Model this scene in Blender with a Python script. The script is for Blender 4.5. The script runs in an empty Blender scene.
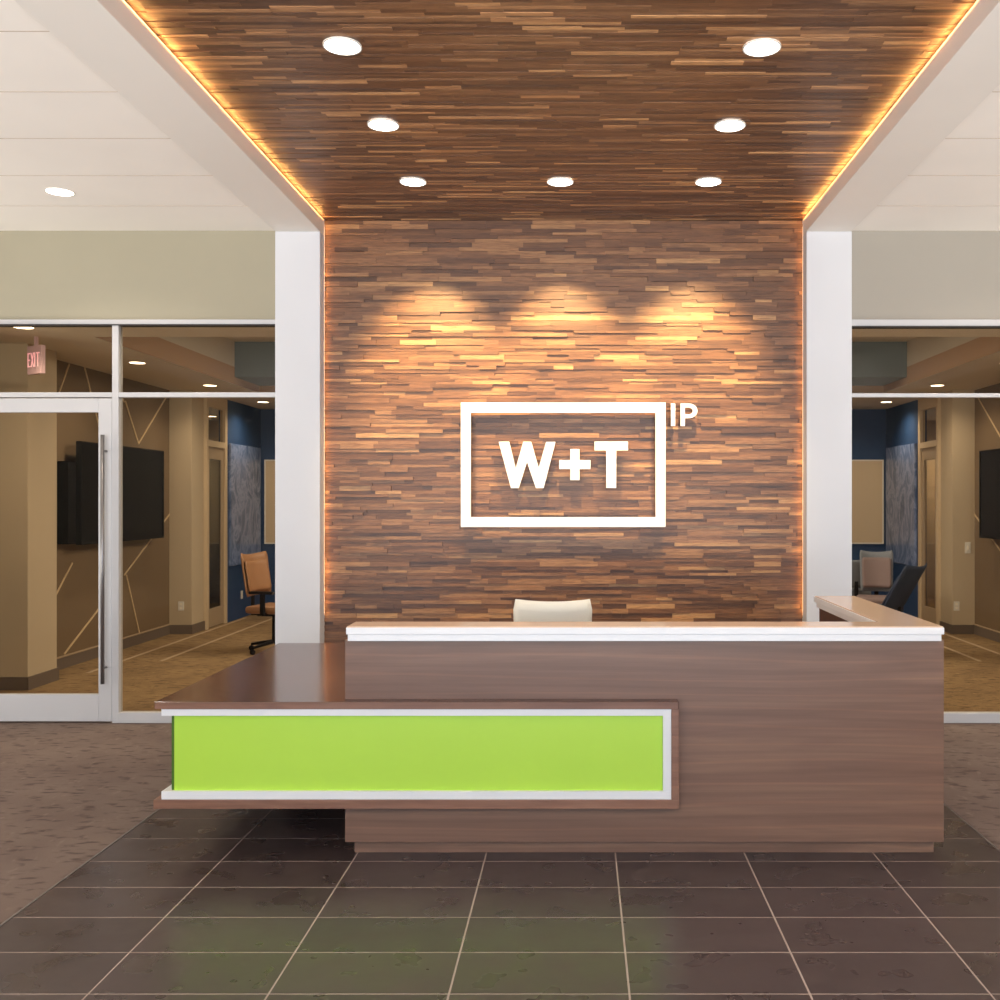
import bpy, bmesh, math, random
from mathutils import Vector, Matrix
random.seed(7)
C = bpy.context.scene.collection
SC = bpy.context.scene
PI = math.pi

# ------------------------------------------------------------------ camera
EYE = 1.667
cam_d = bpy.data.cameras.new('camera')
cam_d.sensor_width = 36.0
cam_d.lens = 36.0 * 0.981
cam_d.shift_x = -0.080
cam_d.shift_y = 0.001
cam_d.clip_start = 0.05
cam = bpy.data.objects.new('camera', cam_d)
cam.location = (0, 0, EYE)
cam.rotation_euler = (PI / 2, 0, 0)
C.objects.link(cam)
SC.camera = cam

# ------------------------------------------------------------------ view, world, daylight
SC.view_settings.view_transform = 'Standard'
SC.view_settings.look = 'None'
SC.view_settings.gamma = 1
SC.view_settings.use_curve_mapping = False
SC.view_settings.exposure = 0.0
SC.cycles.use_denoising = True
SC.cycles.max_bounces = 10
SC.cycles.diffuse_bounces = 5
SC.cycles.glossy_bounces = 4
SC.cycles.transparent_max_bounces = 12
SC.cycles.sample_clamp_indirect = 6.0
SC.cycles.caustics_reflective = False
SC.cycles.caustics_refractive = False

w = bpy.data.worlds.new('world')
SC.world = w
w.use_nodes = True
wn = w.node_tree.nodes
wn['Background'].inputs[0].default_value = (0.72, 0.84, 1.0, 1)
wn['Background'].inputs[1].default_value = 1.0


def area(name, loc, rot, sx, sy, power, col, spread=180):
    d = bpy.data.lights.new(name, 'AREA')
    d.shape = 'RECTANGLE'
    d.size = sx
    d.size_y = sy
    d.energy = power
    d.color = col
    d.spread = math.radians(spread)
    o = bpy.data.objects.new(name, d)
    o.location = loc
    o.rotation_euler = rot
    C.objects.link(o)
    return o


# daylight coming through the tall street windows behind the camera
area('window_daylight', (-0.3, -4.4, 1.75), (PI / 2, 0, 0), 9.6, 3.0, 315, (0.52, 0.73, 1.0))
# added fill lamp low behind the camera, tilted up to brighten the ceiling
area('ceiling_fill_rear', (-0.3, -4.3, 0.5), (math.radians(142), 0, 0), 9.6, 0.9, 950, (1.0, 0.96, 0.92), 105)
# two more added fills at the side walls, aimed up at the ceilings
area('ceiling_fill_left', (-6.55, 5.6, 0.95), (0, math.radians(-128), 0), 1.2, 2.3, 95, (1.0, 0.96, 0.90))
area('ceiling_fill_right', (6.15, 5.6, 0.95), (0, math.radians(128), 0), 1.2, 2.3, 95, (1.0, 0.96, 0.90))
# unseen fill lamp, added in the tray to lift the room behind the glass
area('room_fill', (-0.1, 10.4, 3.5), (0, 0, 0), 3.0, 2.6, 340, (1.0, 0.93, 0.82))

# warm spots of the three wall washers, aimed by their lamps in make_downlight()
WASH_POWER = 450
DOWN_POWER = 48
LED_POWER = 12
ROOM_POWER = 57


# ------------------------------------------------------------------ helpers
def lin(r, g, b):
    f = lambda c: ((c / 255 + 0.055) / 1.055) ** 2.4 if c / 255 > 0.04045 else c / 255 / 12.92
    return (f(r), f(g), f(b), 1)


def mat(name, col, rough=0.5, metal=0.0, spec=0.5):
    m = bpy.data.materials.new(name)
    m.use_nodes = True
    b = m.node_tree.nodes['Principled BSDF']
    b.inputs['Base Color'].default_value = col
    b.inputs['Roughness'].default_value = rough
    b.inputs['Metallic'].default_value = metal
    b.inputs['Specular IOR Level'].default_value = spec
    return m


class NB:
    """tiny node helper"""

    def __init__(s, m):
        s.t = m.node_tree
        s.b = s.t.nodes['Principled BSDF']

    def n(s, kind, **kw):
        x = s.t.nodes.new(kind)
        for k, v in kw.items():
            if k.startswith('i_'):
                x.inputs[k[2:].replace('_', ' ')].default_value = v
            else:
                setattr(x, k, v)
        return x

    def l(s, a, b):
        s.t.links.new(a, b)

    def coord(s, scale=(1, 1, 1), rot=(0, 0, 0), loc=(0, 0, 0)):
        g = s.n('ShaderNodeNewGeometry')
        m = s.n('ShaderNodeMapping')
        m.inputs['Scale'].default_value = scale
        m.inputs['Rotation'].default_value = rot
        m.inputs['Location'].default_value = loc
        s.l(g.outputs['Position'], m.inputs['Vector'])
        return m.outputs[0]

    def ramp(s, fac, stops, interp='LINEAR'):
        r = s.n('ShaderNodeValToRGB')
        r.color_ramp.interpolation = interp
        e = r.color_ramp.elements
        while len(e) < len(stops):
            e.new(0.5)
        for i, (p, c) in enumerate(stops):
            e[i].position = p
            e[i].color = c
        s.l(fac, r.inputs[0])
        return r.outputs[0]

    def noise(s, vec, scale, detail=3, rough=0.5, dist=0.0):
        x = s.n('ShaderNodeTexNoise')
        x.inputs['Scale'].default_value = scale
        x.inputs['Detail'].default_value = detail
        x.inputs['Roughness'].default_value = rough
        x.inputs['Distortion'].default_value = dist
        s.l(vec, x.inputs['Vector'])
        return x.outputs[0]

    def mix(s, fac, a, b, mode='MIX'):
        x = s.n('ShaderNodeMix', data_type='RGBA', blend_type=mode)
        for i, v in ((0, fac), (6, a), (7, b)):
            if isinstance(v, (int, float, tuple)):
                x.inputs[i].default_value = v
            else:
                s.l(v, x.inputs[i])
        return x.outputs[2]

    def bump(s, h, strength=0.3, dist=0.005):
        x = s.n('ShaderNodeBump')
        x.inputs['Strength'].default_value = strength
        x.inputs['Distance'].default_value = dist
        s.l(h, x.inputs['Height'])
        s.l(x.outputs[0], s.b.inputs['Normal'])


def paint(name, col, rough=0.7):
    m = mat(name, col, rough, spec=0.3)
    k = NB(m)
    n = k.noise(k.coord(), 1.3, 2)
    c2 = tuple(v * 0.965 for v in col[:3]) + (1,)
    k.l(k.ramp(n, [(0.35, c2), (0.65, col)]), k.b.inputs['Base Color'])
    f = k.noise(k.coord(), 260, 2)
    k.bump(f, 0.06, 0.001)
    return m


def strips_mat(name, k1=1.0, hi=1.0, bl=1.0):
    m = mat(name, (0.2, 0.1, 0.05, 1), 0.42)
    k = NB(m)
    g = k.n('ShaderNodeNewGeometry')
    r = g.outputs['Random Per Island']
    sc = lambda c, q=1.0: (c[0] * k1 * q, c[1] * k1 * q, c[2] * k1 * q * bl, 1)
    base = k.ramp(r, [(0.0, sc(lin(84, 56, 40))), (0.25, sc(lin(103, 70, 49))), (0.55, sc(lin(121, 84, 60))),
                      (0.82, sc(lin(136, 98, 70))), (0.93, sc(lin(150, 110, 78), hi)), (1.0, sc(lin(174, 133, 94), hi))])
    # grain running along the strips, shifted from strip to strip
    mm = k.n('ShaderNodeMath', operation='MULTIPLY')
    mm.inputs[1].default_value = 37.0
    k.l(r, mm.inputs[0])
    cb = k.n('ShaderNodeCombineXYZ')
    k.l(mm.outputs[0], cb.inputs[0])
    k.l(mm.outputs[0], cb.inputs[1])
    ad = k.n('ShaderNodeVectorMath', operation='ADD')
    k.l(k.coord((5.0, 70, 70)), ad.inputs[0])
    k.l(cb.outputs[0], ad.inputs[1])
    gr = k.noise(ad.outputs[0], 1.6, 5, 0.65)
    gc = k.ramp(gr, [(0.34, (0.58, 0.53, 0.50, 1)), (0.52, (1, 1, 1, 1)), (0.68, (1.28, 1.24, 1.15, 1))])
    k.l(k.mix(1.0, base, gc, 'MULTIPLY'), k.b.inputs['Base Color'])
    k.bump(gr, 0.35, 0.002)
    return m


def laminate(name, dark, mid, light, rough=0.35, scale=(0.55, 6, 6), seed=0.0):
    m = mat(name, mid, rough)
    k = NB(m)
    v = k.coord(scale, loc=(seed, seed * 2, seed))
    n1 = k.noise(v, 1.7, 4, 0.55, 1.2)
    base = k.ramp(n1, [(0.28, dark), (0.5, mid), (0.72, light)])
    v2 = k.coord((scale[0] * 4, scale[1] * 16, scale[2] * 16))
    n2 = k.noise(v2, 2.2, 5, 0.7)
    gc = k.ramp(n2, [(0.3, (0.90, 0.88, 0.86, 1)), (0.6, (1.03, 1.03, 1.03, 1))])
    wv = k.n('ShaderNodeTexWave', wave_type='BANDS', bands_direction='Z')
    wv.inputs['Scale'].default_value = 1.1
    wv.inputs['Distortion'].default_value = 9.0
    wv.inputs['Detail'].default_value = 2
    wv.inputs['Detail Scale'].default_value = 0.7
    k.l(k.coord((0.35, 1.6, 3.2), loc=(seed, 0, 0)), wv.inputs['Vector'])
    ln = k.ramp(wv.outputs[0], [(0.0, (0.90, 0.89, 0.88, 1)), (0.16, (1, 1, 1, 1)), (0.93, (1, 1, 1, 1)), (1.0, (1.16, 1.13, 1.09, 1))])
    c = k.mix(1.0, base, gc, 'MULTIPLY')
    c = k.mix(1.0, c, ln, 'MULTIPLY')
    k.l(c, k.b.inputs['Base Color'])
    return m


def carpet_mat(name, a, b, dash, light):
    m = mat(name, a, 0.95, spec=0.1)
    k = NB(m)
    v = k.coord()
    big = k.noise(v, 2.2, 3)
    base = k.ramp(big, [(0.35, a), (0.65, b)])
    d1 = k.noise(k.coord((9, 22, 1), rot=(0, 0, 0.45)), 1.0, 2, 0.5)
    dm = k.ramp(d1, [(0.54, (0, 0, 0, 1)), (0.68, (1, 1, 1, 1))])
    d2 = k.noise(k.coord((26, 10, 1), rot=(0, 0, -0.35), loc=(5, 3, 0)), 1.0, 2, 0.5)
    lm = k.ramp(d2, [(0.62, (0, 0, 0, 1)), (0.70, (1, 1, 1, 1))])
    c = k.mix(dm, base, dash)
    s = k.n('ShaderNodeMath', operation='MULTIPLY')
    s.inputs[1].default_value = 0.45
    k.l(lm, s.inputs[0])
    c = k.mix(s.outputs[0], c, light)
    f = k.noise(v, 330, 2)
    fc = k.ramp(f, [(0.3, (0.72, 0.72, 0.72, 1)), (0.7, (1.25, 1.25, 1.25, 1))])
    k.l(k.mix(1.0, c, fc, 'MULTIPLY'), k.b.inputs['Base Color'])
    k.bump(f, 0.6, 0.006)
    return m


def tile_mat(name):
    m = mat(name, lin(86, 74, 70), 0.36)
    k = NB(m)
    g = k.n('ShaderNodeNewGeometry')
    base = k.ramp(g.outputs['Random Per Island'], [(0, lin(64, 54, 53)), (1, lin(74, 62, 61))])
    n = k.noise(k.coord(), 6, 5, 0.6, 0.2)
    nc = k.ramp(n, [(0.3, (0.86, 0.84, 0.84, 1)), (0.55, (1, 1, 1, 1)), (0.72, (1.18, 1.13, 1.08, 1))])
    k.l(k.mix(1.0, base, nc, 'MULTIPLY'), k.b.inputs['Base Color'])
    n2 = k.noise(k.coord(), 6, 2, 0.5)
    rr = k.ramp(n2, [(0.3, (0.24, 0.24, 0.24, 1)), (0.7, (0.38, 0.38, 0.38, 1))])
    k.l(rr, k.b.inputs['Roughness'])
    k.bump(k.noise(k.coord(), 150, 2), 0.05, 0.001)
    return m


def glass_mat(name, tint, refl=1.0):
    m = bpy.data.materials.new(name)
    m.use_nodes = True
    t = m.node_tree
    t.nodes.clear()
    out = t.nodes.new('ShaderNodeOutputMaterial')
    tr = t.nodes.new('ShaderNodeBsdfTransparent')
    tr.inputs[0].default_value = tint
    gl = t.nodes.new('ShaderNodeBsdfGlossy')
    gl.inputs['Roughness'].default_value = 0.02
    fr = t.nodes.new('ShaderNodeFresnel')
    fr.inputs[0].default_value = 1.38
    mx = t.nodes.new('ShaderNodeMixShader')
    # one reflection per pane: only the outer face mirrors
    ge = t.nodes.new('ShaderNodeNewGeometry')
    iv = t.nodes.new('ShaderNodeMath')
    iv.operation = 'SUBTRACT'
    iv.inputs[0].default_value = 1.0
    t.links.new(ge.outputs['Backfacing'], iv.inputs[1])
    mu = t.nodes.new('ShaderNodeMath')
    mu.operation = 'MULTIPLY'
    t.links.new(fr.outputs[0], mu.inputs[0])
    t.links.new(iv.outputs[0], mu.inputs[1])
    t.links.new(mu.outputs[0], mx.inputs[0])
    t.links.new(tr.outputs[0], mx.inputs[1])
    t.links.new(gl.outputs[0], mx.inputs[2])
    t.links.new(mx.outputs[0], out.inputs[0])
    return m


def emit(name, col, s):
    m = bpy.data.materials.new(name)
    m.use_nodes = True
    b = m.node_tree.nodes['Principled BSDF']
    b.inputs['Base Color'].default_value = (0.8, 0.8, 0.8, 1)
    b.inputs['Emission Color'].default_value = col
    b.inputs['Emission Strength'].default_value = s
    return m


M = dict(
    wallwood=strips_mat('walnut_strips', 1.04, 1.0, 0.93),
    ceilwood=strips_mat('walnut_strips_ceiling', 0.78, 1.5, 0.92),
    backing=mat('dark_backing', lin(30, 20, 15), 0.8),
    white=paint('white_paint', lin(216, 216, 218)),
    beam=paint('soffit_paint', lin(232, 226, 218)),
    plank=paint('ceiling_plank', lin(244, 238, 230)),
    joint=mat('ceiling_joint', lin(188, 170, 152), 0.8),
    greige=paint('greige_paint', lin(166, 158, 136)),
    greige2=paint('greige_paint_right', lin(164, 157, 145)),
    alu=mat('satin_aluminium', lin(196, 194, 194), 0.4, 0.15),
    alud=mat('shadow_gasket', lin(60, 56, 54), 0.6),
    steel=mat('brushed_steel', lin(140, 136, 134), 0.38, 0.8),
    glass=glass_mat('tinted_glass', (0.88, 0.84, 0.77, 1)),
    glassd=glass_mat('grey_glass', (0.40, 0.40, 0.36, 1)),
    carpet=carpet_mat('lobby_carpet', lin(116, 100, 92), lin(126, 110, 101), lin(96, 82, 75), lin(142, 125, 114)),
    carpet2=carpet_mat('inner_carpet', lin(134, 110, 80), lin(150, 124, 90), lin(104, 82, 58), lin(172, 144, 108)),
    stripe=mat('carpet_stripe', lin(176, 152, 122), 0.9),
    tile=tile_mat('slate_tile'),
    grout=mat('grout', lin(176, 160, 150), 0.8),
    lam=laminate('walnut_laminate', lin(112, 82, 65), lin(124, 92, 74), lin(138, 105, 84), 0.40, (0.3, 5, 5)),
    lamtop=laminate('walnut_top', lin(78, 52, 41), lin(92, 62, 48), lin(104, 72, 56), 0.17, (5, 0.8, 5), 2.0),
    lamedge=laminate('walnut_edge', lin(122, 84, 66), lin(138, 98, 77), lin(148, 108, 86), 0.35, (0.8, 6, 6), 4.0),
    lamdark=laminate('walnut_inside', lin(70, 44, 36), lin(84, 54, 44), lin(96, 62, 50), 0.45, (0.8, 6, 6), 5.0),
    solid=mat('white_solid_surface', lin(242, 240, 238), 0.3),
    ctop=mat('cream_counter_top', lin(226, 196, 168), 0.12),
    green=mat('lime_panel', lin(184, 224, 76), 0.3),
    greend=mat('green_edge', lin(70, 110, 30), 0.3),
    sign=mat('white_sign', lin(246, 244, 242), 0.45),
    tvwall=paint('brown_wall', lin(116, 96, 72)),
    inlay=mat('pale_inlay', lin(205, 180, 140), 0.5),
    column=paint('column_paint', lin(192, 174, 146)),
    blue=paint('blue_paint', lin(36, 68, 112)),
    slate=paint('slate_paint', lin(96, 108, 108)),
    soffit=paint('inner_soffit', lin(214, 202, 184)),
    soffitb=paint('inner_soffit_band', lin(172, 138, 104)),
    soffitg=paint('inner_soffit_grey', lin(196, 186, 168)),
    basebd=mat('grey_baseboard', lin(104, 90, 78), 0.6),
    basetop=mat('baseboard_edge', lin(170, 148, 120), 0.5),
    black=mat('gloss_black', lin(14, 11, 10), 0.4, spec=0.06),
    blackp=mat('black_plastic', lin(20, 18, 18), 0.5, spec=0.08),
    tan=mat('tan_leather', lin(150, 108, 74), 0.45),
    cream=mat('cream_upholstery', lin(246, 240, 222), 0.55),
    navy=mat('navy_fabric', lin(40, 56, 84), 0.8),
    taupe=mat('taupe_fabric', lin(128, 110, 110), 0.8),
    greyf=mat('grey_fabric', lin(116, 122, 132), 0.8),
    board=mat('cream_board', lin(206, 184, 152), 0.6),
    plate=mat('white_plate', lin(225, 222, 214), 0.4),
    lamp=emit('lamp_lens', (1.0, 0.93, 0.82, 1), 9.0),
    lampr=emit('lamp_lens_warm', (1.0, 0.86, 0.66, 1), 9.0),
    led=emit('led_tape', (1.0, 0.45, 0.10, 1), 2.5),
    ledsoft=emit('led_tape_soft', (1.0, 0.40, 0.10, 1), 0.45),
    exitw=mat('exit_sign_body', lin(214, 180, 186), 0.4),
    exitr=emit('exit_letters', (0.9, 0.25, 0.35, 1), 0.9),
)


def marble_mat():
    m = mat('marbled_print', lin(140, 150, 165), 0.25)
    k = NB(m)
    n = k.noise(k.coord((1, 1.6, 1.0)), 1.9, 7, 0.62, 1.8)
    c = k.ramp(n, [(0.30, lin(64, 86, 126)), (0.44, lin(104, 126, 170)), (0.52, lin(142, 160, 204)), (0.60, lin(98, 120, 166)), (0.75, lin(128, 146, 190))])
    k.l(c, k.b.inputs['Base Color'])
    return m


M['marble'] = marble_mat()


class MB:
    """collects shapes into one mesh object"""

    def __init__(s):
        s.bm = bmesh.new()

    def box(s, x0, x1, y0, y1, z0, z1):
        v = [s.bm.verts.new((x, y, z)) for x in (x0, x1) for y in (y0, y1) for z in (z0, z1)]
        for q in ((0, 1, 3, 2), (4, 6, 7, 5), (0, 4, 5, 1), (2, 3, 7, 6), (0, 2, 6, 4), (1, 5, 7, 3)):
            s.bm.faces.new([v[i] for i in q])
        return s

    def quad(s, *p):
        s.bm.faces.new([s.bm.verts.new(q) for q in p])
        return s

    def prism(s, pts, y0, y1):
        """outline in x,z extruded along y"""
        a = [s.bm.verts.new((x, y0, z)) for x, z in pts]
        b = [s.bm.verts.new((x, y1, z)) for x, z in pts]
        s.bm.faces.new(a)
        s.bm.faces.new(b[::-1])
        n = len(pts)
        for i in range(n):
            s.bm.faces.new((a[i], b[i], b[(i + 1) % n], a[(i + 1) % n]))
        return s

    def slab(s, pts, z0, z1):
        """outline in x,y extruded along z"""
        a = [s.bm.verts.new((x, y, z0)) for x, y in pts]
        b = [s.bm.verts.new((x, y, z1)) for x, y in pts]
        s.bm.faces.new(a[::-1])
        s.bm.faces.new(b)
        n = len(pts)
        for i in range(n):
            s.bm.faces.new((a[i], a[(i + 1) % n], b[(i + 1) % n], b[i]))
        return s

    def tube(s, p, q, r, r2=None, seg=16):
        p, q = Vector(p), Vector(q)
        r2 = r if r2 is None else r2
        d = (q - p).normalized()
        u = d.orthogonal().normalized()
        v = d.cross(u)
        A, B = [], []
        for i in range(seg):
            t = 2 * PI * i / seg
            o = u * math.cos(t) + v * math.sin(t)
            A.append(s.bm.verts.new(p + o * r))
            B.append(s.bm.verts.new(q + o * r2))
        for i in range(seg):
            s.bm.faces.new((A[i], A[(i + 1) % seg], B[(i + 1) % seg], B[i]))
        s.bm.faces.new(A[::-1])
        s.bm.faces.new(B)
        return s

    def ring(s, c, r0, r1, z0, z1, seg=40):
        P = []
        for i in range(seg):
            t = 2 * PI * i / seg
            ct, st = math.cos(t), math.sin(t)
            P.append([s.bm.verts.new((c[0] + r * ct, c[1] + r * st, z)) for r, z in ((r0, z0), (r1, z0), (r1, z1), (r0, z1))])
        for i in range(seg):
            a, b = P[i], P[(i + 1) % seg]
            for j in range(4):
                s.bm.faces.new((a[j], b[j], b[(j + 1) % 4], a[(j + 1) % 4]))
        return s

    def build(s, name, m, parent=None, bevel=0.0, smooth=False, subsurf=0, fix=True):
        if fix:
            bmesh.ops.recalc_face_normals(s.bm, faces=s.bm.faces)
        me = bpy.data.meshes.new(name)
        s.bm.to_mesh(me)
        s.bm.free()
        me.materials.append(m)
        o = bpy.data.objects.new(name, me)
        C.objects.link(o)
        if parent is not None:
            o.parent = parent
        if bevel:
            b = o.modifiers.new('bevel', 'BEVEL')
            b.width = bevel
            b.segments = 2
            b.limit_method = 'ANGLE'
            b.harden_normals = False
        if subsurf:
            b = o.modifiers.new('sub', 'SUBSURF')
            b.levels = b.render_levels = subsurf
        if smooth:
            for p in me.polygons:
                p.use_smooth = True
        return o


def empty(name, loc=(0, 0, 0), rz=0):
    o = bpy.data.objects.new(name, None)
    C.objects.link(o)
    o.location = loc
    o.rotation_euler = (0, 0, rz)
    o.empty_display_size = 0.1
    return o


def tag(o, label, cat, group=None, kind=None):
    o['label'] = label
    o['category'] = cat
    if group:
        o['group'] = group
    if kind:
        o['kind'] = kind
    return o


def struct(o, label=None, cat=None):
    o['kind'] = 'structure'
    if label:
        o['label'] = label
        o['category'] = cat
    return o


def copy_tree(o, parent=None):
    c = o.copy()
    C.objects.link(c)
    c.parent = parent
    for ch in [x for x in list(C.objects) if x.parent == o]:
        copy_tree(ch, c)
    return c


def box(name, m, *b, parent=None, bevel=0.0):
    return MB().box(*b).build(name, m, parent, bevel)


# ------------------------------------------------------------------ key dimensions
XL, XR = -1.943, 1.693        # width of the wood feature wall and ceiling
YW = 7.46                     # face of the wood wall
YP = 7.33                     # face of the white piers
YG = 7.40                     # glass line
HC = 3.800                    # wood ceiling
HB = 3.682                    # soffit beams
HS = 3.700                    # plank ceiling at the sides
PXL, PXR = -2.279, 2.032      # outer edges of the piers
LX0, LX1 = -6.6, 6.2          # lobby side walls
YB = -4.6                     # street wall behind the camera


# ------------------------------------------------------------------ structure: lobby
def strip_field(name, m, x0, x1, a0, a1, place, sizes, row, lo, hi):
    mb = MB()
    a = a0
    while a < a1 - 1e-4:
        h = min(row * random.choice((0.75, 0.95, 1.0, 1.3)), a1 - a)
        x = x0 - random.uniform(0, 0.3)
        while x < x1:
            L = random.uniform(*sizes)
            xa, xb = max(x, x0), min(x + L, x1)
            x += L
            if xb - xa < 0.01:
                continue
            d = random.uniform(lo, hi)
            place(mb, xa, xb - 0.0006, a, a + h - 0.0006, d)
        a += h
    return mb


wb = strip_field('w', None, XL, XR, 0.0, HC, lambda mb, xa, xb, a, b, d: mb.box(xa, xb, YW - d + 0.010, YW + 0.03, a, b),
                 (0.12, 0.50), 0.028, 0.000, 0.019).build('wall_back', M['wallwood'])
struct(wb, 'feature wall of stacked horizontal walnut strips behind the desk', 'wall')
box('wall_backing', M['backing'], XL - 0.1, XR + 0.1, YW + 0.025, YW + 0.14, 0, HC + 0.05, parent=wb)
cw = strip_field('c', None, XL, XR, -1.0, YW + 0.01, lambda mb, xa, xb, a, b, d: mb.box(xa, xb, a, b, HC - d + 0.010, HC + 0.03),
                 (0.16, 0.65), 0.028, 0.004, 0.009).build('ceiling', M['ceilwood'])
struct(cw, 'ceiling of thin horizontal walnut strips above the desk', 'ceiling')
box('ceiling_backing', M['backing'], XL - 0.2, XR + 0.2, -1.0, YW + 0.14, HC + 0.025, HC + 0.12, parent=cw)

# soffit beams along both sides of the wood ceiling and the piers below them
for nm, a, b, lab in (('trim_1', PXL, XL, 'left'), ('trim_2', XR, PXR, 'right')):
    struct(box(nm, M['beam'], a, b, -1.0, YW + 0.14, HB, HC + 0.12, bevel=0.004), 'smooth white soffit beam along the %s edge of the wood ceiling' % lab, 'beam')
for nm, a, b, lab in (('trim_3', PXL, XL, 'left'), ('trim_4', XR, PXR, 'right')):
    struct(box(nm, M['white'], a, b, YP, YW + 0.14, 0, HB, bevel=0.004), 'white painted pier to the %s of the wood wall' % lab, 'pier')
struct(box('ceiling_street', M['beam'], LX0, LX1, YB, -1.0, HS, HC + 0.12), 'white ceiling by the street windows', 'ceiling')


def plank_ceiling(name, x0, x1, lab):
    o = MB().box(x0, x1, -1.0, 7.5, HS, HC + 0.12).build(name, M['plank'])
    struct(o, 'ceiling of wide white planks over the %s side of the lobby' % lab, 'ceiling')
    y = 7.385 - 0.628
    while y > -1.0:
        box('ceiling_joint', M['joint'], x0, x1, y - 0.003, y + 0.003, HS - 0.001, HS + 0.01, parent=o)
        y -= 0.628


plank_ceiling('ceiling_left', LX0, PXL - 0.002, 'left')
plank_ceiling('ceiling_right', PXR + 0.002, LX1, 'right')

# lobby shell
for nm, wnm, xa, xb, mt in (('wall_left', 'added_window_left', LX0 - 0.1, LX0, 'greige'), ('wall_right', 'added_window_right', LX1, LX1 + 0.1, 'greige2')):
    m_ = MB().box(xa, xb, YB, 4.4, 0, HC + 0.12).box(xa, xb, 6.8, 7.5, 0, HC + 0.12).box(xa, xb, 4.4, 6.8, 0, 0.3).box(xa, xb, 4.4, 6.8, 1.7, HC + 0.12)
    struct(m_.build(nm, M[mt]))
    m_ = MB()  # unseen side windows, added as openings for the ceiling fill lamps
    for y in (4.43, 5.6, 6.77):
        m_.box(xa + 0.01, xb - 0.01, y - 0.03, y + 0.03, 0.3, 1.7)
    struct(m_.build(wnm, M['alu']))
fr = MB().box(LX0, -5.1, YB - 0.1, YB, 0, HC).box(4.5, LX1, YB - 0.1, YB, 0, HC).box(-5.1, 4.5, YB - 0.1, YB, 3.3, HC).box(-5.1, 4.5, YB - 0.1, YB, 0, 0.15)
struct(fr.build('wall_street', M['white']))
wf = MB()
for i in range(7):
    x = -5.1 + 9.6 * i / 6
    wf.box(x - 0.03, x + 0.03, YB - 0.09, YB - 0.01, 0.15, 3.3)
struct(wf.build('window_3', M['alu']))

# walls above the glass
struct(box('wall_header_left', M['greige'], LX0, PXL, YG - 0.02, YG + 0.1, 3.03, HS), 'plain greige wall above the left glass front', 'wall')
struct(box('wall_header_right', M['greige2'], PXR, LX1, YG - 0.02, YG + 0.1, 3.03, HS), 'plain greige wall above the right glass front', 'wall')

# floors
TX0, TX1 = -2.273, 1.997
fl = MB().box(LX0, TX0, YB, 7.5, -0.05, 0.0).box(TX1, LX1, YB, 7.5, -0.05, 0.0).build('floor', M['carpet'])
struct(fl, 'mottled brown carpet on both sides of the tiled strip', 'carpet floor')
tl = MB()
gx = [0.167 + 0.61 * k for k in range(-4, 4)]
gx[0] = TX0
gx[-1] = TX1
y = 3.316 - 0.305 * 26
while y < 7.4:
    for i in range(len(gx) - 1):
        g = 0.0036
        tl.box(gx[i] + g, gx[i + 1] - g, y + g, min(y + 0.305, 7.5) - g, -0.02, 0.001)
    y += 0.305
to = tl.build('floor_tiles', M['tile'])
struct(to, 'dark slate coloured rectangular floor tiles with pale joints', 'tile floor')
box('grout', M['grout'], TX0, TX1, YB, 7.5, -0.05, -0.0002, parent=to)
struct(box('trim_5', M['steel'], TX0 - 0.006, TX0 + 0.004, YB, 7.4, -0.01, 0.003))
struct(box('trim_6', M['steel'], TX1 - 0.004, TX1 + 0.006, YB, 7.4, -0.01, 0.003))


# ------------------------------------------------------------------ glass fronts
def bar(name, x0, x1, z0, z1, par, m='alu', y0=YG - 0.04, y1=YG + 0.03):
    return box(name, M[m], x0, x1, y0, y1, z0, z1, parent=par, bevel=0.003)


def pane(x0, x1, z0, z1, par, m='glass'):
    return box('glass_pane', M[m], x0, x1, YG - 0.004, YG + 0.004, z0, z1, parent=par)


w1 = struct(empty('window_1', (0, 0, 0)), 'aluminium framed glass front left of the wood wall', 'glass partition')
bar('head_frame', LX0, PXL, 2.993, 3.03, w1)
box('shadow_gap', M['alud'], LX0, PXL, YG - 0.05, YG + 0.04, 2.985, 2.993, parent=w1)
bar('mullion', -3.512, -3.463, 0, 2.993, w1)
bar('mullion', -4.62, -4.56, 0, 2.993, w1)
bar('transom_bar', -3.463, PXL, 2.446, 2.483, w1)
bar('transom_bar', -4.56, -3.512, 2.446, 2.483, w1)
bar('transom_bar', LX0, -4.62, 2.446, 2.483, w1)
bar('sill_frame', -3.463, PXL, 0, 0.078, w1)
bar('sill_frame', LX0, -4.62, 0, 0.078, w1)
pane(-3.463, PXL, 0.074, 2.446, w1)
pane(-3.463, PXL, 2.483, 2.985, w1)
pane(-4.56, -3.512, 2.483, 2.985, w1)
pane(LX0, -4.62, 0.074, 2.446, w1)
pane(LX0, -4.62, 2.483, 2.985, w1)

d1 = struct(empty('door_1', (0, 0, 0)), 'glass entrance door in wide aluminium frame with long pull bar', 'door')
lf = MB().box(-3.616, -3.516, YG - 0.035, YG + 0.02, 0.012, 2.438).box(-4.555, -4.455, YG - 0.035, YG + 0.02, 0.012, 2.438)
lf.box(-4.455, -3.616, YG - 0.035, YG + 0.02, 0.012, 0.214).box(-4.455, -3.616, YG - 0.035, YG + 0.02, 2.333, 2.438)
lf.build('door_frame', M['alu'], d1, 0.003)
pane(-4.455, -3.616, 0.214, 2.333, d1)
h = MB().tube((-3.556, YG - 0.095, 0.304), (-3.556, YG - 0.095, 2.16), 0.014)
for z in (0.42, 2.04):
    h.tube((-3.556, YG - 0.095, z), (-3.556, YG - 0.03, z), 0.009)
h.build('door_handle', M['steel'], d1, smooth=True)

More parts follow.
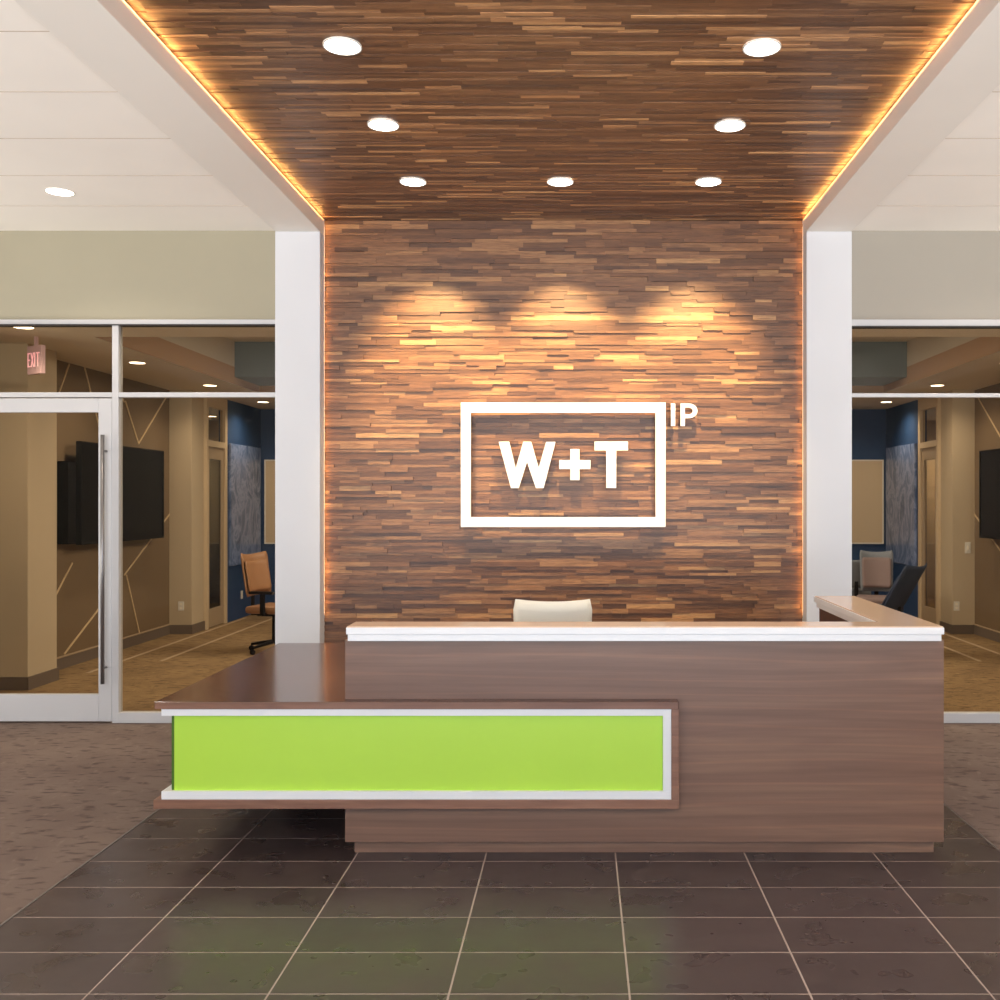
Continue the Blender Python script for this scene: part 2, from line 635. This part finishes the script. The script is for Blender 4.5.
w2 = struct(empty('window_2', (0, 0, 0)), 'aluminium framed glass front right of the wood wall', 'glass partition')
bar('head_frame', PXR, LX1, 2.98, 3.03, w2)
box('shadow_gap', M['alud'], PXR, LX1, YG - 0.05, YG + 0.04, 2.972, 2.98, parent=w2)
bar('mullion', 4.2, 4.26, 0, 2.98, w2)
bar('transom_bar', PXR, 4.2, 2.446, 2.476, w2)
bar('transom_bar', 4.26, LX1, 2.446, 2.476, w2)
bar('sill_frame', PXR, 4.2, 0, 0.074, w2)
bar('sill_frame', 4.26, LX1, 0, 0.074, w2)
for a, b in ((PXR, 4.2), (4.26, LX1)):
    pane(a, b, 0.074, 2.446, w2)
    pane(a, b, 2.476, 2.972, w2)


# ------------------------------------------------------------------ meeting room behind the glass
HR = 1.39 + EYE
struct(box('floor_inner', M['carpet2'], -8.0, 7.8, 7.5, 17.0, -0.05, 0.0), 'warm brown carpet of the room behind the glass', 'carpet floor')
TXA, TXB, TYA, TYB = -4.12, 3.90, 8.31, 12.6
sf = MB().box(-8, 7.8, 7.5, TYA, HR, HR + 0.004).box(-8, 7.8, TYB, 17, HR, HR + 0.004)
sf.box(-8, TXA, TYA, TYB, HR, HR + 0.004).box(TXB, 7.8, TYA, TYB, HR, HR + 0.004)
so = struct(sf.build('ceiling_inner', M['soffit']), 'low ceiling around the raised tray in the room behind the glass', 'ceiling')
H1, H2 = EYE + 1.60, EYE + 1.90
b1 = MB().box(TXA - 0.04, TXA, TYA, TYB, HR + 0.001, H1).box(TXB, TXB + 0.04, TYA, TYB, HR + 0.001, H1)
b1.box(TXA, TXB, TYA - 0.04, TYA, HR + 0.001, H1).box(TXA, TXB, TYB, TYB + 0.04, HR + 0.001, H1)
b1.build('tray_band', M['soffitb'], so)
b2 = MB().box(TXA - 0.04, TXA, TYA, TYB, H1, H2).box(TXB, TXB + 0.04, TYA, TYB, H1, H2).box(TXA, TXB, TYA - 0.04, TYA, H1, H2)
b2.build('tray_side', M['soffitg'], so)
box('tray_end', M['slate'], TXA + 0.001, TXB - 0.001, 11.7, TYB + 0.04, EYE + 1.48, H2, parent=so)
box('tray_top', M['soffitg'], TXA - 0.04, TXB + 0.04, TYA - 0.04, TYB + 0.04, H2, H2 + 0.05, parent=so)

mx = lambda X: -0.2 - X


def mbox(s, mb, x0, x1, y0, y1, z0, z1):
    """a box given for the left side; s=1 left, s=-1 mirrored to the right"""
    if s < 0:
        x0, x1 = mx(x1), mx(x0)
    mb.box(x0, x1, y0, y1, z0, z1)
    return mb


def bx(s, name, m, *b, parent=None, bevel=0.0):
    return mbox(s, MB(), *b).build(name, M[m], parent, bevel)


# far wall
fw = struct(box('wall_far', M['blue'], -5.3, 5.1, 14.84, 14.95, 0, HR), 'deep blue end wall of the room behind the glass', 'wall')
struct(box('baseboard_far', M['basebd'], -4.82, 4.62, 14.82, 14.84, 0, 0.12))

inlays = [((125, 401), (138, 443)), ((69, 364), (56, 400)), ((84, 366), (101, 436)), ((166, 397), (138, 444)),
          ((72, 563), (56, 594)), ((100, 607), (64, 654)), ((171, 512), (124, 575)), ((126, 575), (139, 633)), ((112, 380), (124, 402)), ((101, 436), (118, 470))]


def wall_pt(px, py):
    z = 5.15 * 981 / (580 - px)
    return z, EYE - (py - 501) * z / 981


for s, side in ((1, 'left'), (-1, 'right')):
    wl = struct(bx(s, 'wall_inner_' + side, 'tvwall', -5.25, -5.15, 7.5, 12.32, 0, HR), 'brown wall with pale diagonal lines and a television, seen through the %s glass' % side, 'wall')
    ib = MB()
    for p, q in inlays:
        (ya, za), (yb, zb) = wall_pt(*p), wall_pt(*q)
        d = Vector((0, yb - ya, zb - za)).normalized()
        n = Vector((0, -d.z, d.y)) * 0.009
        X0, X1 = (-5.15, -5.142) if s > 0 else (mx(-5.142), mx(-5.15))
        A = [Vector((X0, ya, za)) + n, Vector((X0, ya, za)) - n, Vector((X0, yb, zb)) - n, Vector((X0, yb, zb)) + n]
        va = [ib.bm.verts.new(v) for v in A]
        vb = [ib.bm.verts.new(v + Vector((X1 - X0, 0, 0))) for v in A]
        ib.bm.faces.new(va)
        ib.bm.faces.new(vb)
        for i in range(4):
            ib.bm.faces.new((va[i], va[(i + 1) % 4], vb[(i + 1) % 4], vb[i]))
    ib.build('diagonal_inlay', M['inlay'], wl)
    bb = struct(bx(s, 'baseboard_inner_' + side, 'basebd', -5.15, -5.135, 9.14, 12.30, 0, 0.115))
    bx(s, 'cap_edge', 'basetop', -5.15, -5.128, 9.14, 12.30, 0.115, 0.128, parent=bb)
    # projecting columns
    c1 = struct(bx(s, 'wall_column_' + side, 'column', -5.149, -4.87, 8.65, 9.13, 0, HR - 0.001), 'beige square column nearest the %s glass front' % side, 'column')
    mbox(s, MB(), -5.16, -4.855, 8.635, 9.145, 0, 0.115).build('column_base', M['basebd'], c1)
    c2 = struct(bx(s, 'wall_column_' + side, 'column', -5.149, -4.87, 12.3, 12.69, 0, HR - 0.001), 'beige square column past the television, seen through the %s glass' % side, 'column')
    mbox(s, MB(), -5.14, -4.855, 12.285, 12.70, 0, 0.115).build('column_base', M['basebd'], c2)
    # glazed door beyond the column with a transom light
    dn = struct(empty('door_2' if s > 0 else 'door_3'), 'narrow glazed door with transom far behind the %s glass' % side, 'door')
    f = MB()
    for b in ((-4.90, -4.83, 12.70, 12.76, 0, HR - 0.001), (-4.90, -4.83, 13.36, 13.44, 0, HR - 0.001),
              (-4.90, -4.83, 12.76, 13.36, 2.90, HR - 0.001), (-4.90, -4.83, 12.76, 13.36, 2.38, 2.46)):
        mbox(s, f, *b)
    f.build('door_frame', M['board'], dn)
    f = MB()
    for b in ((-4.885, -4.85, 12.765, 12.84, 0.01, 2.375), (-4.885, -4.85, 13.27, 13.355, 0.01, 2.375),
              (-4.885, -4.85, 12.84, 13.27, 2.22, 2.375), (-4.885, -4.85, 12.84, 13.27, 0.01, 0.25)):
        mbox(s, f, *b)
    f.build('door_leaf', M['basetop'], dn)
    bx(s, 'glass_pane', 'glassd' if s > 0 else 'glass', -4.872, -4.866, 12.84, 13.27, 0.25, 2.22, parent=dn)
    bx(s, 'glass_pane', 'glass', -4.872, -4.866, 12.76, 13.36, 2.46, 2.90, parent=dn)
    # hallway beyond that door
    struct(bx(s, 'wall_return_' + side, 'greige', -6.7, -5.15, 7.5, 7.6, 0, HR))
    hl = mbox(s, mbox(s, MB(), -7.2, -7.1, 12.3, 17, 0, HR), -7.1, -4.95, 16.9, 17.0, 0, HR)
    mbox(s, hl, -7.1, -5.25, 12.3, 12.4, 0, HR)
    struct(hl.build('wall_hallway_' + side, M['board']))
    struct(bx(s, 'wall_blue_' + side, 'blue', -4.95, -4.83, 13.44, 14.84, 0, HR - 0.001), 'short blue return wall holding the marbled panel, %s side' % side, 'wall')
    # carpet stripes
    st = MB()
    for X in (-4.77, -4.36):
        mbox(s, st, X - 0.02, X + 0.02, 10.2 if X > -4.5 else 9.5, 14.0, -0.01, 0.003)
    o = st.build('carpet_stripe', M['stripe'])
    struct(o, 'two pale stripes in the carpet behind the %s glass' % side, 'carpet stripe')
    # marbled panel and framed board
    pn = bx(s, 'marbled_panel', 'marble', -4.829, -4.795, 13.48, 14.74, 0.77, 2.46, bevel=0.004)
    tag(pn, 'tall blue grey marbled art panel on the blue wall seen through the %s glass' % side, 'art panel')
    x0, x1 = (-4.76, -3.1) if s > 0 else (2.9, 4.58)
    bd = box('pin_board', M['board'], x0 + 0.02, x1 - 0.02, 14.80, 14.838, 1.04, 2.27)
    tag(bd, 'cream rectangular board on the far blue wall behind the %s glass' % side, 'board')
    box('board_frame', M['plate'], x0, x0 + 0.02, 14.79, 14.838, 1.02, 2.29, parent=bd)
    box('board_frame', M['plate'], x1 - 0.02, x1, 14.79, 14.838, 1.02, 2.29, parent=bd)
    box('board_frame', M['plate'], x0 + 0.02, x1 - 0.02, 14.79, 14.838, 2.27, 2.29, parent=bd)
    box('board_frame', M['plate'], x0 + 0.02, x1 - 0.02, 14.79, 14.838, 1.02, 1.04, parent=bd)
    # television with its bezel and a plain dark box on the wall behind
    tv = empty('television', (-4.99 if s > 0 else mx(-4.99), 9.81, 1.227))
    tag(tv, 'large black television on the brown wall behind the %s glass' % side, 'television')

    def tvb(name, m, *b, bevel=0.0):
        o = bx(s, name, m, *b, bevel=bevel)
        o.parent = tv
        o.matrix_parent_inverse = Matrix.Translation(-Vector(tv.location))
        return o
    tvb('screen', 'black', -5.03, -4.995, 9.83, 11.74, 1.247, 2.247)
    fz = MB()
    for b in ((-5.04, -4.985, 9.81, 9.83, 1.227, 2.267), (-5.04, -4.985, 11.74, 11.76, 1.227, 2.267),
              (-5.04, -4.985, 9.83, 11.74, 2.247, 2.267), (-5.04, -4.985, 9.83, 11.74, 1.227, 1.247)):
        mbox(s, fz, *b)
    o = fz.build('bezel', M['blackp'])
    o.parent = tv
    o.matrix_parent_inverse = Matrix.Translation(-Vector(tv.location))
    tvb('tv_back_panel', 'blackp', -5.149, -5.04, 9.66, 11.2, 1.24, 2.06)


# ------------------------------------------------------------------ ceiling downlights
def make_downlight(x, y, z, label, group, kind, r=0.082, par=None):
    t = empty('downlight', (x, y, z))
    tag(t, label, 'ceiling light', group)
    MB().ring((0, 0), r, r + 0.008, -0.003, 0.004).build('trim_ring', M['plate'], t, smooth=False)
    MB().tube((0, 0, -0.002), (0, 0, 0.003), r, seg=40).build('lens', M['lampr' if kind == 'room' else 'lamp'], t)
    d = bpy.data.lights.new('downlight_lamp', 'SPOT')
    d.shadow_soft_size = 0.06
    lo = bpy.data.objects.new('downlight_lamp', d)
    lo.parent = t
    lo.location = (0, 0, -0.02)
    if kind == 'wash':
        d.energy = WASH_POWER
        d.color = (1.0, 0.70, 0.32)
        d.spot_size = math.radians(58)
        d.spot_blend = 0.8
        d.shadow_soft_size = 0.03
        lo.rotation_euler = (math.radians(36), 0, 0)
    elif kind == 'down':
        d.energy = DOWN_POWER
        d.color = (1.0, 0.86, 0.72)
        d.spot_size = math.radians(125)
        d.spot_blend = 0.8
    elif kind == 'side':
        d.energy = DOWN_POWER
        d.color = (1.0, 0.88, 0.76)
        d.spot_size = math.radians(140)
        d.spot_blend = 0.8
    else:
        d.energy = ROOM_POWER
        d.color = (1.0, 0.88, 0.72)
        d.spot_size = math.radians(150)
        d.spot_blend = 0.9
    C.objects.link(lo)
    return t


g = 'round downlights in the wood ceiling'
make_downlight(-1.115, 6.55, HC - 0.003, 'left lamp of the back row of three in the wood ceiling', g, 'wash')
make_downlight(-0.132, 6.55, HC - 0.003, 'middle lamp of the back row of three in the wood ceiling', g, 'wash')
make_downlight(0.857, 6.55, HC - 0.003, 'right lamp of the back row of three in the wood ceiling', g, 'wash')
make_downlight(-1.115, 5.56, HC - 0.003, 'left lamp of the middle pair in the wood ceiling', g, 'down')
make_downlight(0.851, 5.57, HC - 0.003, 'right lamp of the middle pair in the wood ceiling', g, 'down')
make_downlight(-1.113, 4.595, HC - 0.003, 'large looking left lamp of the nearest pair in the wood ceiling', g, 'down')
make_downlight(0.855, 4.61, HC - 0.003, 'large looking right lamp of the nearest pair in the wood ceiling', g, 'down')
make_downlight(-3.42, 6.45, HS, 'round downlight in the white plank ceiling at far left', 'downlights in the white side ceilings', 'side')
for x, y in ((3.22, 6.45), (-3.42, 3.6), (3.22, 3.6)):
    make_downlight(x, y, HS, 'round downlight in the white plank ceiling outside the picture', 'downlights in the white side ceilings', 'side')
g = 'downlights in the low ceiling behind the glass'
names = ('nearest', 'second', 'third', 'farthest')
for s, side in ((1, 'left'), (-1, 'right')):
    for i, y in enumerate((7.84, 9.86, 11.80, 13.77)):
        make_downlight(-4.45 if s > 0 else 4.30, y, HR, '%s of the four ceiling lamps in a row behind the %s glass' % (names[i], side), g, 'room', r=0.075)
    h_ = make_downlight(-6.05 if s > 0 else 5.95, 16.1, HR, 'ceiling lamp seen through the %s door transom' % side, g, 'room')
    for c_ in C.objects:
        if c_.parent == h_ and c_.type == 'LIGHT':
            c_.data.energy = ROOM_POWER * 2

sp = empty('sprinkler_head', (-3.86, 6.42, HS))
tag(sp, 'small sprinkler head in the white plank ceiling at the left picture edge', 'sprinkler')
MB().tube((0, 0, -0.006), (0, 0, 0), 0.035, seg=24).build('cover_plate', M['plate'], sp)
MB().tube((0, 0, -0.03), (0, 0, -0.006), 0.008).tube((0, 0, -0.034), (0, 0, -0.03), 0.02).build('deflector', M['steel'], sp)

# LED tape in the gap between the wood and the soffits / piers
for s, X, lab in ((1, XL, 'left'), (-1, XR, 'right')):
    lo, hi = sorted((X + s * 0.001, X + s * 0.004))
    t = MB().box(lo, hi, -1.0, YW - 0.03, HC - 0.007, HC - 0.0035).build('led_tape', M['led'])
    tag(t, 'glowing amber light strip along the %s edge of the wood ceiling' % lab, 'light strip', 'amber cove light strips')
    a = area('led_lamp', (X + s * 0.006, (YW - 1.0) / 2, HC - 0.028), (0, math.radians(-118 * s), 0), 0.006, 8.3, LED_POWER, (1.0, 0.50, 0.13))
    a.parent = t
    t = MB().box(lo, hi, YW - 0.0135, YW - 0.0115, 0.8, HC - 0.05).build('led_tape', M['ledsoft'])
    tag(t, 'glowing amber light strip down the %s edge of the wood wall' % lab, 'light strip', 'amber cove light strips')
    a = area('led_lamp', (X + s * 0.006, YW - 0.030, 2.3), (PI / 2, 0, -s * math.radians(62)), 0.006, 3.0, LED_POWER * 0.12, (1.0, 0.42, 0.10))
    a.parent = t


# ------------------------------------------------------------------ exit sign and wall plates
ex = empty('exit_sign', (-4.60, 8.3, 2.86), math.radians(-30))
tag(ex, 'small pinkish exit sign hanging under the ceiling behind the left glass', 'exit sign')
MB().box(-0.10, 0.10, -0.02, 0.02, -0.12, 0.12).build('sign_body', M['exitw'], ex, 0.004)
MB().box(-0.012, 0.012, -0.012, 0.012, 0.12, HR - 2.86).build('hanger', M['exitw'], ex)
L = MB()


def stroke(mb, x0, z0, x1, z1, wd, y0, y1):
    d = Vector((x1 - x0, 0, z1 - z0))
    n = Vector((-d.z, 0, d.x)).normalized() * wd / 2
    mb.prism([(x0 + n.x, z0 + n.z), (x0 - n.x, z0 - n.z), (x1 - n.x, z1 - n.z), (x1 + n.x, z1 + n.z)], y0, y1)


def exit_letters(mb):
    y0, y1 = -0.023, -0.02
    a = -0.085
    stroke(mb, a, -0.06, a, 0.06, 0.009, y0, y1)
    for z in (-0.055, 0, 0.055):
        stroke(mb, a, z, a + 0.03, z, 0.009, y0, y1)
    a = -0.042
    stroke(mb, a, -0.06, a + 0.036, 0.06, 0.009, y0, y1)
    stroke(mb, a, 0.06, a + 0.036, -0.06, 0.009, y0, y1)
    stroke(mb, 0.012, -0.06, 0.012, 0.06, 0.009, y0, y1)
    stroke(mb, 0.055, -0.06, 0.055, 0.06, 0.009, y0, y1)
    stroke(mb, 0.032, 0.055, 0.08, 0.055, 0.009, y0, y1)


exit_letters(L)
L.build('lettering', M['exitr'], ex)


def plate(x, y, z, along, label, cat='wall outlet', h=0.115):
    t = empty('wall_outlet' if cat == 'wall outlet' else 'light_switch', (x, y, z), 0 if along == 'x' else (PI / 2 if along == 'l' else -PI / 2))
    tag(t, label, cat)
    MB().box(-0.036, 0.036, -0.008, 0.0, -h / 2, h / 2).build('cover_plate', M['plate'], t, 0.002)
    mb = MB()
    if cat == 'wall outlet':
        mb.box(-0.017, 0.017, -0.010, -0.008, 0.008, 0.040).box(-0.017, 0.017, -0.010, -0.008, -0.040, -0.008)
    else:
        mb.box(-0.012, 0.012, -0.014, -0.008, -0.025, 0.025)
    mb.build('socket' if cat == 'wall outlet' else 'rocker', M['cream'], t, 0.001)


plate(-4.83, 14.0, 0.33, 'l', 'white wall outlet low on the blue wall behind the left glass')
plate(mx(-4.83), 14.0, 0.33, 'r', 'white wall outlet low on the blue wall behind the right glass')
plate(-5.0, 12.30, 0.35, 'x', 'white wall outlet low on the far column behind the left glass')
plate(4.72, 12.30, 0.35, 'x', 'white wall outlet low on the far column behind the right glass')
plate(4.86, 12.30, 1.08, 'x', 'white light switch on the far column behind the right glass', 'light switch', 0.14)

# ------------------------------------------------------------------ wall sign
S = 981 / 7.38
sx = lambda px: (px - 580) / S
sz = lambda py: EYE - (py - 501) / S
sg = empty('wall_sign', (sx(563), YW, sz(527)))
tag(sg, 'white dimensional W+T sign in a rectangular outline with small IP on the wood wall', 'wall sign')
Y0, Y1 = 7.37, 7.40


def sgn(mb, name, bevel=0.002):
    o = mb.build(name, M['sign'], None, bevel)
    o.parent = sg
    o.matrix_parent_inverse = Matrix.Translation(-Vector(sg.location))
    return o


X0, X1, Z0, Z1 = sx(461), sx(665.5), sz(527), sz(402.6)
xi0, xi1, zi0, zi1 = sx(470.8), sx(655.5), sz(517), sz(412.8)
f = MB().prism([(X0, Z1), (X1, Z1), (X1, zi1), (X0, zi1)], Y0, Y1).prism([(X0, zi0), (X1, zi0), (X1, Z0), (X0, Z0)], Y0, Y1)
f.prism([(X0, zi1), (xi0, zi1), (xi0, zi0), (X0, zi0)], Y0, Y1).prism([(xi1, zi1), (X1, zi1), (X1, zi0), (xi1, zi0)], Y0, Y1)
sgn(f, 'frame', 0)
P = lambda pts: [(sx(a), sz(b)) for a, b in pts]
mb = MB()
# W as four strokes meeting in points
mb.prism(P([(498.70, 441.70), (509.20, 441.70), (515.80, 468.25), (523.30, 441.70), (531.25, 441.70), (538.75, 467.50), (546.25, 441.70), (555.70, 441.70), (543.70, 488.20), (535.90, 488.20), (527.05, 462.25), (518.80, 488.20), (511.00, 488.20)]), Y0, Y1)
sgn(mb, 'letter')
mb = MB().prism(P([(570.2, 449.0), (579.6, 449.0), (579.6, 460.0), (590.6, 460.0), (590.6, 469.2), (579.6, 469.2), (579.6, 480.2), (570.2, 480.2), (570.2, 469.2), (559.2, 469.2), (559.2, 460.0), (570.2, 460.0)]), Y0, Y1)
sgn(mb, 'plus_sign')
mb = MB().prism(P([(594.4, 441.6), (628, 441.6), (628, 450.6), (616.2, 450.6), (616.2, 488.0), (606.2, 488.0), (606.2, 450.6), (594.4, 450.6)]), Y0, Y1)
sgn(mb, 'letter')
mb = MB().prism(P([(670.9, 403.6), (675.2, 403.6), (675.2, 426.0), (670.9, 426.0)]), Y0, Y1)
sgn(mb, 'letter')
# P with an open bowl
mb = MB()
out, inn = [], []
cx, cy, ro, ri = 688.6, 410.9, 7.3, 3.4
for i in range(13):
    t = -PI / 2 + PI * i / 12
    out.append((cx + 1.2 * ro * math.cos(t), cy + ro * math.sin(t)))
    inn.append((cx + 1.2 * ri * math.cos(t), cy + ri * math.sin(t)))
for i in range(12):
    mb.prism(P([out[i], out[i + 1], inn[i + 1], inn[i]]), Y0, Y1)
mb.prism(P([(684.8, 403.6), (688.6, 403.6), (688.6, 407.5), (684.8, 407.5)]), Y0, Y1)
mb.prism(P([(684.8, 414.3), (688.6, 414.3), (688.6, 418.2), (684.8, 418.2)]), Y0, Y1)
mb.prism(P([(680.4, 403.6), (684.8, 403.6), (684.8, 426.0), (680.4, 426.0)]), Y0, Y1)
sgn(mb, 'letter', 0)
# stand-off pins that carry frame and letters in front of the strips
for px, py in ((466, 408), (466, 522), (660, 408), (660, 522), (563, 408), (563, 522), (514, 480), (541, 480), (575, 465), (611, 446), (611, 480), (673, 408), (673, 422), (682.6, 408), (682.6, 422)):
    sgn(MB().tube((sx(px), Y1 - 0.002, sz(py)), (sx(px), YW + 0.01, sz(py)), 0.006, seg=8), 'standoff_pin', 0)

# ------------------------------------------------------------------ reception desk
DX0, DX1 = -1.107, 1.714
YF = 4.62
dk = empty('reception_desk', (0.3, 4.66, 0))
tag(dk, 'walnut laminate reception desk with white counter edge and lime green cantilevered wing', 'reception desk')


def dp(mb, name, m, bevel=0.002):
    o = mb.build(name, M[m], None, bevel)
    o.parent = dk
    o.matrix_parent_inverse = Matrix.Translation(-Vector(dk.location))
    return o


dp(MB().box(DX0, DX1, YF, YF + 0.06, 0.060, 1.012), 'front_panel', 'lam')
dp(MB().box(DX0 + 0.02, 1.475, YF + 0.06, YF + 0.10, 0.060, 1.012), 'inner_lining', 'lamdark')
dp(MB().box(1.66, DX1, YF + 0.06, 6.05, 0.060, 1.012), 'side_panel', 'lam')
dp(MB().box(1.475, 1.66, YF + 0.06, 6.05, 0.060, 1.012), 'inner_lining', 'lamdark')
dp(MB().box(-1.069, 1.677, YF + 0.03, YF + 0.09, 0.001, 0.060).box(1.62, 1.677, YF + 0.09, 6.0, 0.001, 0.060), 'toe_kick', 'lam', 0.001)


def ell(x0, x1, xi, y0, yi, y1):
    return [(x0, y0), (x1, y0), (x1, y1), (xi, y1), (xi, yi), (x0, yi)]


up = ell(-1.092, 1.700, 1.447, 4.577, 4.770, 6.07)
dp(MB().slab(up, 1.044, 1.076), 'counter_edge', 'solid', 0.002)
dp(MB().slab(ell(-1.086, 1.690, 1.460, 4.586, 4.757, 6.055), 1.012, 1.044), 'counter_band', 'solid', 0.001)
dp(MB().slab(ell(-1.089, 1.697, 1.451, 4.582, 4.766, 6.066), 1.076, 1.081), 'counter_top', 'ctop', 0.001)
# staff worktop inside
dp(MB().slab([(DX0 + 0.02, YF + 0.10), (1.475, YF + 0.10), (1.475, 6.05), (0.9, 6.05), (0.9, 5.32), (DX0 + 0.02, 5.32)], 0.705, 0.735), 'worktop', 'lamtop')
# wing: walnut frame, white liner, green box
WX0, WX1, YWf = -1.975, 0.459, 4.551
dp(MB().slab([(WX0, YWf), (WX1, YWf), (WX1, YF - 0.001), (DX0, YF - 0.001), (DX0, 6.44), (WX0, 6.44)], 0.7005, 0.7345), 'wing_top', 'lamtop')
dp(MB().box(WX0 + 0.003, WX1 - 0.003, YWf - 0.002, YWf + 0.001, 0.7025, 0.7325), 'wing_edge', 'lamedge', 0)
dp(MB().slab([(WX0 - 0.005, YWf), (WX1, YWf), (WX1, YF - 0.001), (DX0, YF - 0.001), (DX0, 6.40), (WX0 - 0.005, 6.40)], 0.238, 0.280), 'wing_base', 'lamedge')
dp(MB().box(0.424, WX1, YWf, YF - 0.001, 0.280, 0.7005), 'wing_end', 'lamedge')
dp(MB().slab([(-1.945, YWf + 0.006), (0.424, YWf + 0.006), (0.424, YF - 0.001), (DX0, YF - 0.001), (DX0, 6.40), (-1.945, 6.40)], 0.669, 0.7003), 'white_liner', 'solid', 0.001)
dp(MB().slab([(-1.945, YWf + 0.006), (0.424, YWf + 0.006), (0.424, YF - 0.001), (DX0, YF - 0.001), (DX0, 6.38), (-1.945, 6.38)], 0.2803, 0.318), 'white_liner', 'solid', 0.001)
dp(MB().box(0.386, 0.424, YWf + 0.006, YF - 0.001, 0.318, 0.669), 'white_liner', 'solid', 0.001)
dp(MB().box(-1.892, 0.386, YWf + 0.024, YWf + 0.04, 0.318, 0.669), 'green_panel', 'green', 0)
dp(MB().box(-1.905, -1.892, YWf + 0.026, 6.36, 0.318, 0.669), 'green_side', 'greend', 0)
dp(MB().box(-1.90, DX0 - 0.02, 6.28, 6.32, 0.001, 0.238), 'wing_support', 'lamdark', 0)


# ------------------------------------------------------------------ chairs
def make_chair(label, cat, loc, rz, shell, cushion, frame, group=None, bw=0.44, top=1.11, arms=True, concave=0.025, back_z0=0.56, lean=0.07):
    t = empty('office_chair', loc, rz)
    tag(t, label, cat, group)

    def curved(w0, w1, z0, z1, dep, th, y0, lean, nz=10, nx=12, rd=0.05, dip=0.0):
        mb = MB()
        F, B = [], []
        for j in range(nz + 1):
            v = j / nz
            z = z0 + (z1 - z0) * v
            wd = w0 + (w1 - w0) * v
            edge = min(v, 1 - v) * (z1 - z0)
            k = 1.0 if edge > rd else 1 - (1 - edge / rd) ** 2 * 0.06
            rf, rb = [], []
            for i in range(nx + 1):
                u = -1 + 2 * i / nx
                x = u * wd / 2 * k
                yy = y0 + lean * v - dep * u * u
                zz = z - dip * (1 - u * u) * v * v
                tt = th * (1 - 0.55 * abs(u) ** 4) * (1 if 0 < j < nz else 0.6)
                rf.append(mb.bm.verts.new((x, yy - tt / 2, zz)))
                rb.append(mb.bm.verts.new((x, yy + tt / 2, zz)))
            F.append(rf)
            B.append(rb)
        for j in range(nz):
            for i in range(nx):
                mb.bm.faces.new((F[j][i], F[j][i + 1], F[j + 1][i + 1], F[j + 1][i]))
                mb.bm.faces.new((B[j][i], B[j + 1][i], B[j + 1][i + 1], B[j][i + 1]))
            for e in (0, nx):
                mb.bm.faces.new((F[j][e], F[j + 1][e], B[j + 1][e], B[j][e]))
        for i in range(nx):
            mb.bm.faces.new((F[0][i], B[0][i], B[0][i + 1], F[0][i + 1]))
            mb.bm.faces.new((F[nz][i], F[nz][i + 1], B[nz][i + 1], B[nz][i]))
        return mb
    # the sitter faces -y; the back stands at +y
    curved(bw * 0.94, bw, back_z0, top, 0.06, 0.035, 0.25, lean, dip=concave).build('backrest', M[shell], t, smooth=True)
    curved(bw * 0.84, bw * 0.86, back_z0 + 0.05, top - 0.09, 0.05, 0.035, 0.222, lean * 0.8).build('back_cushion', M[cushion], t, smooth=True)
    st = MB().box(-0.24, 0.24, -0.24, 0.22, 0.44, 0.52).build('seat', M[cushion], t, 0.03)
    MB().box(-0.025, 0.025, 0.16, 0.275, 0.40, 0.425).box(-0.025, 0.025, 0.262, 0.282, 0.40, 0.66).build('back_bracket', M[frame], t, 0.005)
    MB().tube((0, 0, 0.10), (0, 0, 0.40), 0.028, 0.024).box(-0.09, 0.09, -0.1, 0.16, 0.40, 0.44).build('gas_column', M[frame], t)
    for k in range(5):
        a = 2 * PI * k / 5 + 0.3
        ca, sa = math.cos(a), math.sin(a)
        lg = MB().tube((0.02 * ca, 0.02 * sa, 0.115), (0.29 * ca, 0.29 * sa, 0.075), 0.024, 0.014, 10).build('base_leg', M[frame], t, smooth=False)
        px, py = -sa * 0.014, ca * 0.014
        c = MB().tube((0.29 * ca - px, 0.29 * sa - py, 0.030), (0.29 * ca + px, 0.29 * sa + py, 0.030), 0.028, seg=16)
        c.tube((0.29 * ca, 0.29 * sa, 0.05), (0.29 * ca, 0.29 * sa, 0.08), 0.008, seg=8)
        c.build('caster', M['blackp'], lg)
    if arms:
        for s in (-1, 1):
            MB().box(s * 0.27 - 0.018, s * 0.27 + 0.018, -0.05, 0.0, 0.46, 0.66).box(s * 0.27 - 0.03, s * 0.27 + 0.03, -0.16, 0.13, 0.66, 0.69).box(min(s * 0.2, s * 0.288), max(s * 0.2, s * 0.288), -0.05, 0.0, 0.43, 0.46).build('armrest', M[frame], t, 0.006)
    return t


make_chair('white office chair whose backrest rises behind the reception desk counter', 'office chair', (-0.148, 5.58, 0), PI, 'cream', 'cream', 'steel', arms=False, bw=0.43, top=1.135, concave=0.008)
# turned chairs behind the glass
make_chair('tan leather office chair on dark base beside the left pier, behind the glass', 'office chair', (-3.38, 10.85, 0), math.radians(75), 'tan', 'tan', 'blackp', bw=0.50, top=1.10, back_z0=0.62)
make_chair('light grey low backed chair beside the right pier, behind the glass', 'office chair', (3.49, 12.8, 0), math.radians(188), 'greyf', 'greyf', 'blackp', bw=0.46, top=0.94, arms=False)
make_chair('grey chair with taupe back cushion behind the right glass, left of the navy chair', 'office chair', (3.58, 11.8, 0), math.radians(-14), 'greyf', 'taupe', 'blackp', bw=0.40, top=1.06, arms=False, lean=0.14)
make_chair('dark navy chair leaning back, above the right end of the reception counter, behind the glass', 'office chair', (3.24, 10.75, 0), math.radians(-134), 'navy', 'navy', 'blackp', bw=0.5, top=1.00, arms=False, back_z0=0.5, lean=0.28)
